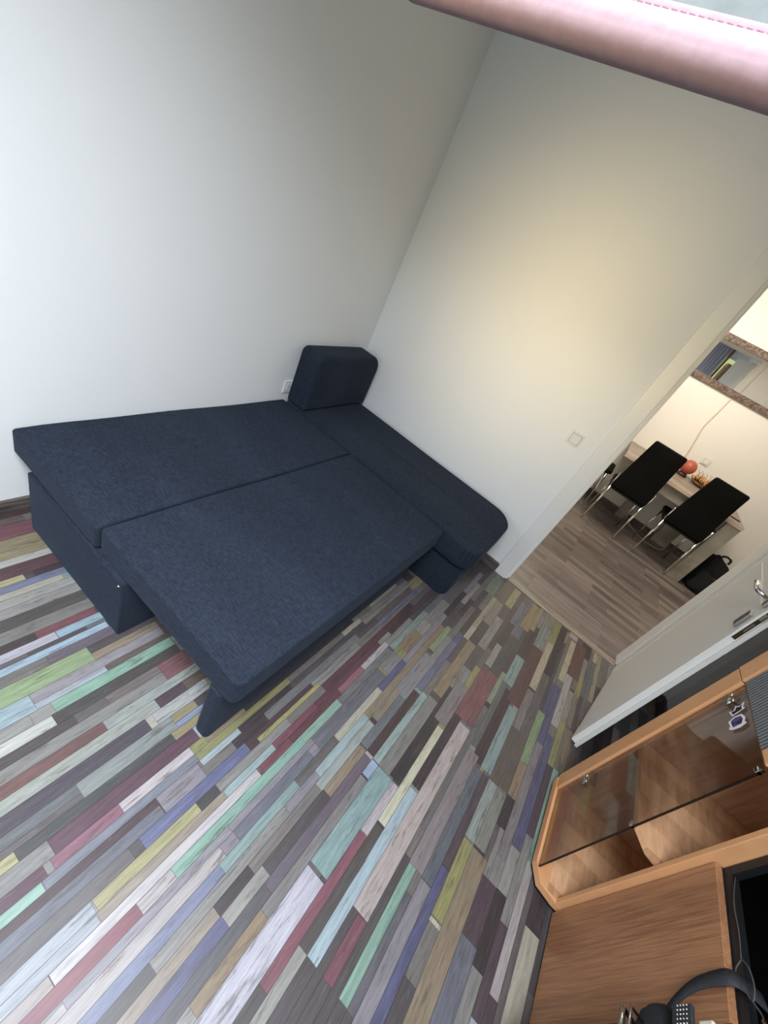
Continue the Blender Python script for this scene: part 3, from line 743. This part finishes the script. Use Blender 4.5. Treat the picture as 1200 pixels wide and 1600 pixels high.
def sticker(name, cx, cz, pts, core, col, label):
    bm = bmesh.new(); n = len(pts)
    f = lambda x, y, z: (cx + x, -0.7926 + z, cz + y)
    prism(bm, pts, 0.0, 0.0005, f)
    t = from_bm(name, bm, mat(name + '_paper', (0.75, 0.72, 0.74, 1), 0.7)); tag(t, label, 'sticker')
    bm = bmesh.new(); prism(bm, core, 0.0005, 0.0009, f)
    from_bm('printed_patch', bm, noise_col(mat(name + '_print', rough=0.5), (0.004, 0.003, 0.005, 1), col, (1, 1, 1), 45, lo=0.42, hi=0.55), t); return t
# torn stickers on the glass
sticker('black_sticker', 1.362, 0.925, [(-.012, -.020), (.012, -.028), (.006, -.012), (.020, -.004), (.014, .010), (.022, .026), (.004, .018), (-.004, .024), (-.008, .004)],
        [(-.008, -.016), (.006, -.020), (.003, -.008), (.015, -.001), (.010, .008), (.014, .018), (.003, .013), (-.003, .016)], (0.010, 0.006, 0.010, 1), 'torn black and white sticker on the smoked glass')
sticker('purple_sticker', 1.318, 0.918, [(-.022, -.018), (-.014, -.030), (-.004, -.024), (.016, -.028), (.026, -.006), (.022, .018), (.004, .026), (-.012, .022), (-.020, .028), (-.026, .006)],
        [(-.014, -.016), (.014, -.020), (.020, -.004), (.016, .014), (.002, .018), (-.014, .012)], (0.10, 0.06, 0.20, 1), 'torn purple sticker with white ragged edge on the smoked glass')

# ------------------------------------------------------------------ low media unit with black niche
lu = empty('media_unit', (0.7, -1.08, 0), 'media unit with walnut plank front and open black niche, next to the glass cabinet', 'cabinet')
def atl(o): o.parent = lu; o.matrix_parent_inverse = Matrix.Translation(-Vector(lu.location)); return o
UX0, UX1 = 0.10, 1.060
atl(boxes('plinth', [(UX0, UX1, -1.28, -0.915, 0.0, 0.035)], M_black))
atl(boxes('carcass', [(UX0, UX1, -1.285, -0.922, 0.035, 0.690)], M_black))
atl(boxes('front_panel', [(UX0, UX1 - 0.002, -0.922, -0.903, 0.012, 0.690)], M_front, None, 0.0015))
atl(boxes('niche_frame', [(UX0, UX1, -0.945, -0.925, 0.690, 0.712), (UX1 - 0.022, UX1, -0.945, -0.925, 0.712, 1.30), (UX0, UX0 + 0.022, -0.945, -0.925, 0.712, 1.30), (UX0, UX1, -0.945, -0.925, 1.278, 1.30)], M_black, None, 0.001))
atl(boxes('niche', [(UX0, UX1, -1.285, -1.270, 0.690, 1.30), (UX0, UX1, -1.27, -0.945, 0.690, 0.702), (UX0, UX1, -1.27, -0.945, 1.288, 1.30), (UX0, UX0 + 0.015, -1.27, -0.945, 0.702, 1.288), (UX1 - 0.015, UX1, -1.27, -0.945, 0.702, 1.288)], M_blackin))

def lump(name, c, r, seed, m, amp=0.25, fr=3.0, sub=5):
    """crumpled soft body"""
    from mathutils import noise
    bm = bmesh.new(); bmesh.ops.create_icosphere(bm, subdivisions=sub, radius=1.0)
    for v in bm.verts:
        d = v.co.normalized(); k = 1 + amp * (noise.noise(d * fr + Vector((seed, 0, 0))) + 0.5 * noise.noise(d * fr * 2.7 + Vector((0, seed, 0))))
        v.co = Vector((c[0] + d.x * r[0] * k, c[1] + d.y * r[1] * k, c[2] + max(d.z * k, -0.82) * r[2]))
    return from_bm(name, bm, m, None, True)
g = lump('black_jacket', (0.66, -1.06, 0.802), (0.20, 0.105, 0.100), 3.1, M_cloth, 0.16, 2.2); tag(g, 'crumpled black jacket lying in the black niche', 'jacket')
cord = empty('drawstring', (0.80, -0.93, 0.72), 'thin grey looped cord hanging at the lip of the black niche', 'cord')
M_cord = mat('grey_cord', (0.06, 0.06, 0.06, 1), 0.6)
def rel(pts, o): return [tuple(Vector(p) - o.location) for p in pts]
tube_obj('cord_strand', rel(spline([(1.035, -0.930, 0.7165), (0.96, -0.918, 0.7155), (0.90, -0.921, 0.7165), (0.842, -0.917, 0.718)], 6), cord), 0.0013, M_cord, cord, 6)
tube_obj('cord_loop', rel(spline([(0.842, -0.917, 0.718), (0.817, -0.910, 0.708), (0.795, -0.912, 0.716), (0.765, -0.914, 0.735), (0.790, -0.915, 0.742), (0.822, -0.914, 0.736), (0.842, -0.917, 0.720)], 7), cord), 0.0015, M_cord, cord, 6)
tube_obj('cord_tail', rel(spline([(0.767, -0.914, 0.733), (0.745, -0.916, 0.748), (0.728, -0.912, 0.756)], 5), cord), 0.0018, M_cord, cord, 6)
tube_obj('cord_tip', rel([(0.730, -0.912, 0.755), (0.712, -0.910, 0.764)], cord), 0.0042, M_steel, cord, 8)

bag = empty('shoulder_bag', (0.66, -0.85, 0.30), 'black shoulder bag with a chrome bar, hanging by its strap before the walnut panel', 'bag')
o = cushion('bag_body', 0.32, 0.668, 0.06, 0.545, -0.895, -0.800, 0.05, 0.030, M_webbing, None, puff=0.015, axis='y'); o.parent = bag; o.matrix_parent_inverse = Matrix.Translation(-bag.location)
o = lump('bag_flap', (0.662, -0.860, 0.560), (0.066, 0.030, 0.060), 1.7, M_cloth, 0.10, 2.0, 4); o.parent = bag; o.matrix_parent_inverse = Matrix.Translation(-bag.location)
bm = bmesh.new(); ribbon(bm, rel(spline([(0.800, -0.965, 0.716), (0.797, -0.930, 0.718), (0.792, -0.898, 0.714), (0.788, -0.888, 0.690), (0.782, -0.886, 0.640), (0.768, -0.886, 0.598), (0.745, -0.886, 0.560), (0.712, -0.884, 0.530)], 7), bag), (1.0, 0.0, -0.25), [0.033 - 0.021 * max(0.0, (k - 20) / 30) ** 0.8 for k in range(51)], 0.0022)
from_bm('strap', bm, M_webbing, bag, True)
tube_obj('chrome_bar', rel([(0.672, -0.842, 0.520), (0.676, -0.796, 0.535), (0.600, -0.790, 0.540)], bag), 0.006, M_chrome, bag, 10)
tube_obj('chrome_bar', rel([(0.676, -0.845, 0.545), (0.678, -0.798, 0.556), (0.600, -0.792, 0.560)], bag), 0.0035, M_chrome, bag, 10)
bm = bmesh.new()
for i in range(5):
    for j in range(4):
        r = bmesh.ops.create_uvsphere(bm, u_segments=8, v_segments=6, radius=0.0020)
        for v in r['verts']: v.co = Vector((0.693 - 0.0072 * i - 0.66 + v.co.x, v.co.y + 0.026, v.co.z + 0.650 + 0.0078 * j - 0.30))
o = from_bm('stud_grid', bm, M_chrome, bag, True); tag(o, 'small grid of silver studs', kind='stuff')
box('stud_band', -0.05, 0.036, 0.018, 0.026, 0.335, 0.385, M_webbing, bag, 0.003)
o = boxes('leather_tab', [(-0.04, 0.008, 0.014, 0.026, 0.400, 0.432)], mat('cream_leather', hexc(205, 195, 175), 0.5), bag, 0.003); tag(o, 'cream leather tab')
o = boxes('zip_pull', [(-0.03, 0.006, 0.012, 0.020, 0.446, 0.468)], mat('brown_leather', hexc(60, 34, 22), 0.5), bag, 0.002)

# ------------------------------------------------------------------ padded leather flap at the top of the view
M_pink = noise_col(mat('pale_pink_leather', rough=0.7, spec=0.12), hexc(126, 107, 114), hexc(134, 115, 123), (1, 1, 1), 160, bump=0.12)
M_mint = noise_col(mat('grey_green_suede', rough=0.9), hexc(96, 104, 107), hexc(108, 117, 120), (1, 1, 1), 40, bump=0.3)
flap = empty('leather_flap', (0.3082, 0.1093, 1.6), 'pale pink padded leather flap with a stitched rolled edge, across the top right corner', 'flap', rz=-math.atan(0.068))
cushion('rolled_edge', -0.0112, 0.0098, -0.11, 0.17, 0.1030, 0.1245, 0.0090, 0.0090, M_pink, flap)
box('stitched_band', -0.0040, 0.0040, -0.11, 0.17, 0.1222, 0.1278, M_pink, flap, 0.0012, 2, True)
box('suede_panel', -0.0012, 0.0050, -0.11, 0.17, 0.1268, 0.185, M_mint, flap, 0.0015, 2, True)
bm = bmesh.new(); y = -0.105
while y < 0.165:
    tube(bm, [(-0.0048, y, 0.1238), (-0.0050, y + 0.0024, 0.1240)], 0.0008, 6); y += 0.0046
o = from_bm('stitching', bm, mat('stitch_thread', hexc(96, 66, 82), 0.8), flap); tag(o, kind='stuff')


# ------------------------------------------------------------------ hall furniture
TX0, TX1, TY0, TY1, TZ = 4.672, 5.452, -1.452, -0.262, 0.765
tab = empty('dining_table', (5.05, -0.85, 0), 'grey concrete-look dining table against the hall wall behind two black chairs', 'table')
def att(o): o.parent = tab; o.matrix_parent_inverse = Matrix.Translation(-Vector(tab.location)); return o
att(boxes('tabletop', [(TX0, TX1, TY0, TY1, TZ - 0.034, TZ)], M_slabtop, None, 0.002))
o = att(boxes('tabletop_edge', [(TX0 - 0.003, TX0 - 0.0002, TY0, TY1, TZ - 0.034, TZ)], mat('pale_oak_edge', hexc(205, 188, 165), 0.5))); tag(o, 'pale edge strip of the tabletop')
att(boxes('apron', [(TX0 + 0.03, TX0 + 0.05, TY0 + 0.12, TY1 - 0.12, TZ - 0.155, TZ - 0.034)], M_concrete, None, 0.001))
att(boxes('leg', [(TX0 + 0.003, TX0 + 0.125, TY0 + 0.004, TY0 + 0.128, 0.0, TZ - 0.034)], M_concrete, None, 0.001))
att(boxes('leg', [(TX1 - 0.09, TX1, TY1 - 0.52, TY1 - 0.40, 0.0, TZ - 0.034)], M_concrete, None, 0.001))
att(boxes('leg', [(TX1 - 0.09, TX1, TY0 + 0.150, TY0 + 0.330, 0.0, TZ - 0.034)], M_concrete, None, 0.001))

def make_chair(label):
    """origin on the floor under the seat centre; faces +x"""
    t = empty('dining_chair', (0, 0, 0), label, 'chair')
    t['group'] = 'black leatherette chairs at the hall table'
    cushion('seat', -0.20, 0.23, -0.195, 0.195, 0.432, 0.478, 0.03, 0.016, M_leather, t, puff=0.008)
    def lean(x, y, z):
        return x, y, z
    # tall back that narrows upward and leans back a little
    o = cushion('backrest', -0.185, 0.185, 0.455, 1.020, -0.018, 0.018, 0.022, 0.012, M_leather, t, puff=0.004, axis='x',
                deform=None)
    me = o.data
    for v in me.vertices:
        h = (v.co.z - 0.455) / 0.565
        v.co.y *= 1.0 - 0.17 * h
        v.co.x += -0.205 - 0.05 * h + 0.02 * math.sin(h * PI)
    for s in (-1, 1):
        tube_obj('leg', [(-0.195, s * 0.175, 0.44), (-0.215, s * 0.180, 0.0)], [0.0115, 0.008], M_chrome, t)
        tube_obj('leg', [(0.19, s * 0.175, 0.436), (0.225, s * 0.185, 0.0)], [0.0115, 0.008], M_chrome, t)
        tube_obj('back_post', [(-0.196, s * 0.183, 0.425), (-0.200, s * 0.186, 0.48), (-0.215, s * 0.188, 0.60)], 0.008, M_chrome, t, 8)
    boxes('seat_frame', [(-0.195, 0.20, -0.185, -0.165, 0.418, 0.434), (-0.195, 0.20, 0.165, 0.185, 0.418, 0.434), (0.18, 0.20, -0.165, 0.165, 0.418, 0.434), (-0.195, -0.175, -0.165, 0.165, 0.418, 0.434)], M_black, t, 0.002)
    return t
def copy_tree(o, parent=None):
    c = o.copy(); C.objects.link(c)
    if parent: c.parent = parent; c.matrix_parent_inverse = o.matrix_parent_inverse.copy()
    for ch in list(o.children): copy_tree(ch, c)
    return c
ch = make_chair('black high-backed dining chair nearest the door frame, back turned to the room')
ch.location = (4.795, -0.530, 0)
c2 = copy_tree(ch); c2.location = (4.835, -1.108, 0); c2['label'] = 'black high-backed dining chair beside the grey table leg and the backpack'
c3 = copy_tree(ch); c3.location = (5.15, -0.075, 0); c3.rotation_euler = (0, 0, -PI / 2 ); c3['label'] = 'black chair at the far table end, mostly hidden by the door frame'

# wall mirror
mir = empty('wall_mirror', (XH, -0.80, 1.81), 'wide wall mirror in a mottled brown frame above the table', 'mirror')
my0, my1, mz0, mz1, fw = -1.42 + 0.80, 0.05 + 0.80, -0.225, 0.225, 0.062
M_mframe = noise_col(mat('mottled_brown_frame', rough=0.6), hexc(62, 50, 44), hexc(140, 120, 108), (1, 1, 1), 55, bump=0.4, lo=0.35, hi=0.68)
boxes('mirror_frame', [(-0.030, -0.001, my0, my1, mz0, mz0 + fw), (-0.030, -0.001, my0, my1, mz1 - fw, mz1), (-0.030, -0.001, my0, my0 + fw, mz0 + fw, mz1 - fw), (-0.030, -0.001, my1 - fw, my1, mz0 + fw, mz1 - fw)], M_mframe, mir, 0.003)
boxes('mirror_glass', [(-0.012, -0.002, my0 + fw, my1 - fw, mz0 + fw, mz1 - fw)], mat('silvered_glass', (0.88, 0.89, 0.88, 1), 0.01, 1.0), mir)

# cable down the wall
t = tube_obj('wall_cable', spline([(XH - 0.006, -0.700, 1.585), (XH - 0.006, -0.700, 1.42), (XH - 0.006, -0.700, 1.24), (XH - 0.007, -0.735, 1.10), (XH - 0.007, -0.775, 0.93), (XH - 0.006, -0.79, 0.78)], 6), 0.0055, mat('cream_cable', hexc(205, 190, 160), 0.6))
tag(t, 'cream cable running down the hall wall below the mirror', 'cable')
# salmon globe and dried-flower ornament on the table
gl = empty('table_globe', (5.26, -0.845, TZ), 'round salmon-pink globe lamp on the hall table', 'lamp')
sphere('globe', (0, 0, 0.105), 0.075, mat('salmon_glass', hexc(176, 88, 70), 0.45), gl)
tube_obj('base', [(0, 0, 0.0), (0, 0, 0.022), (0, 0, 0.04)], [0.055, 0.048, 0.035], mat('dark_wood_base', hexc(60, 28, 20), 0.5), gl, 20)
orn = empty('dried_flower_bowl', (5.25, -1.03, TZ), 'bowl of golden-brown dried flowers on the hall table', 'ornament')
tube_obj('bowl', [(0, 0, 0.0), (0, 0, 0.012), (0, 0, 0.035)], [0.05, 0.075, 0.095], noise_col(mat('woven_bowl', rough=0.8), hexc(70, 48, 30), hexc(140, 100, 62), (1, 1, 6), 30), orn, 20)
bm = bmesh.new(); rr = random.Random(3)
for k in range(30):
    a = rr.uniform(0, 2 * PI); r_ = rr.uniform(0.01, 0.085); z = 0.045 + rr.uniform(0, 0.055) * (1 - r_ / 0.12)
    c0 = Vector((r_ * math.cos(a), r_ * math.sin(a), z)); p = []
    for i in range(9): 
        b = i / 8 * 2 * PI * 0.9; p.append(c0 + Vector((math.cos(b + a) * 0.022, math.sin(b + a) * 0.022, 0.012 * math.sin(b * 2))))
    tube(bm, p, [0.003, 0.008, 0.011, 0.012, 0.012, 0.011, 0.010, 0.007, 0.003], 6)
for k in range(8):
    a = rr.uniform(0, 2 * PI); p = [(0.05 * math.cos(a), 0.05 * math.sin(a), 0.05), (0.085 * math.cos(a), 0.085 * math.sin(a), 0.11), (0.10 * math.cos(a + .3), 0.10 * math.sin(a + .3), 0.135)]
    tube(bm, p, 0.0025, 5)
o = from_bm('dried_petals', bm, noise_col(mat('golden_petals', rough=0.4), hexc(120, 70, 38), hexc(226, 178, 120), (1, 1, 1), 18), orn, True); tag(o, kind='stuff')
# small black lighter-like thing on the table edge
t = boxes('black_pen', [(4.80, 4.812, -1.42, -1.33, TZ + 0.0, TZ + 0.010)], M_black, None, 0.003); tag(t, 'small black pen lying near the corner of the hall table', 'pen')
# power cable on the hall floor
t = tube_obj('floor_cable', spline([(5.44, -0.80, 0.03), (5.36, -0.84, 0.006), (5.22, -0.95, 0.005), (5.15, -1.10, 0.005), (5.22, -1.25, 0.005), (5.36, -1.30, 0.006)], 7), 0.0045, mat('pale_cable', hexc(190, 180, 160), 0.6)); tag(t, 'pale cable curling on the hall floor under the table', 'cable')

# backpack
bp = empty('backpack', (4.86, -1.63, 0), 'black backpack slumped on the hall floor against the grey table', 'backpack')
from mathutils import noise as mnoise
def bpd(x, y, z):
    h = z / 0.42
    s = 1 - 0.50 * h * h
    n = mnoise.noise(Vector((x * 9, y * 9, z * 9 + 4))) * 0.030
    return x * s + 0.06 * h + n, y * s + 0.03 * h * h + n, z + 0.02 * math.sin(20 * y) * h + n * h
cushion('bag_body', -0.12, 0.14, -0.17, 0.150, 0.0, 0.36, 0.08, 0.07, M_cloth, bp, puff=0.03, deform=bpd)
cushion('front_pocket', -0.175, -0.105, -0.12, 0.11, 0.015, 0.22, 0.03, 0.03, M_cloth, bp, deform=bpd)
tube_obj('carry_handle', spline([(0.02, -0.04, 0.37), (0.02, -0.035, 0.41), (0.02, 0.0, 0.425), (0.02, 0.04, 0.41), (0.02, 0.045, 0.37)], 5), 0.011, M_webbing, bp, 8)
o = boxes('zip_tag', [(-0.005, 0.015, -0.02, 0.01, 0.438, 0.443)], M_plastic, bp); tag(o, 'small white tag')
o = tube_obj('red_piping', spline([(-0.178, -0.10, 0.06), (-0.172, -0.11, 0.14), (-0.150, -0.07, 0.21), (-0.145, 0.0, 0.23)], 6), 0.003, mat('red_piping', hexc(150, 60, 45), 0.6), bp, 6); tag(o, 'thin red piping')
tube_obj('shoulder_strap', spline([(0.0, -0.10, 0.34), (-0.10, -0.16, 0.28), (-0.14, -0.19, 0.15), (-0.12, -0.17, 0.03)], 6), 0.014, M_webbing, bp, 8)
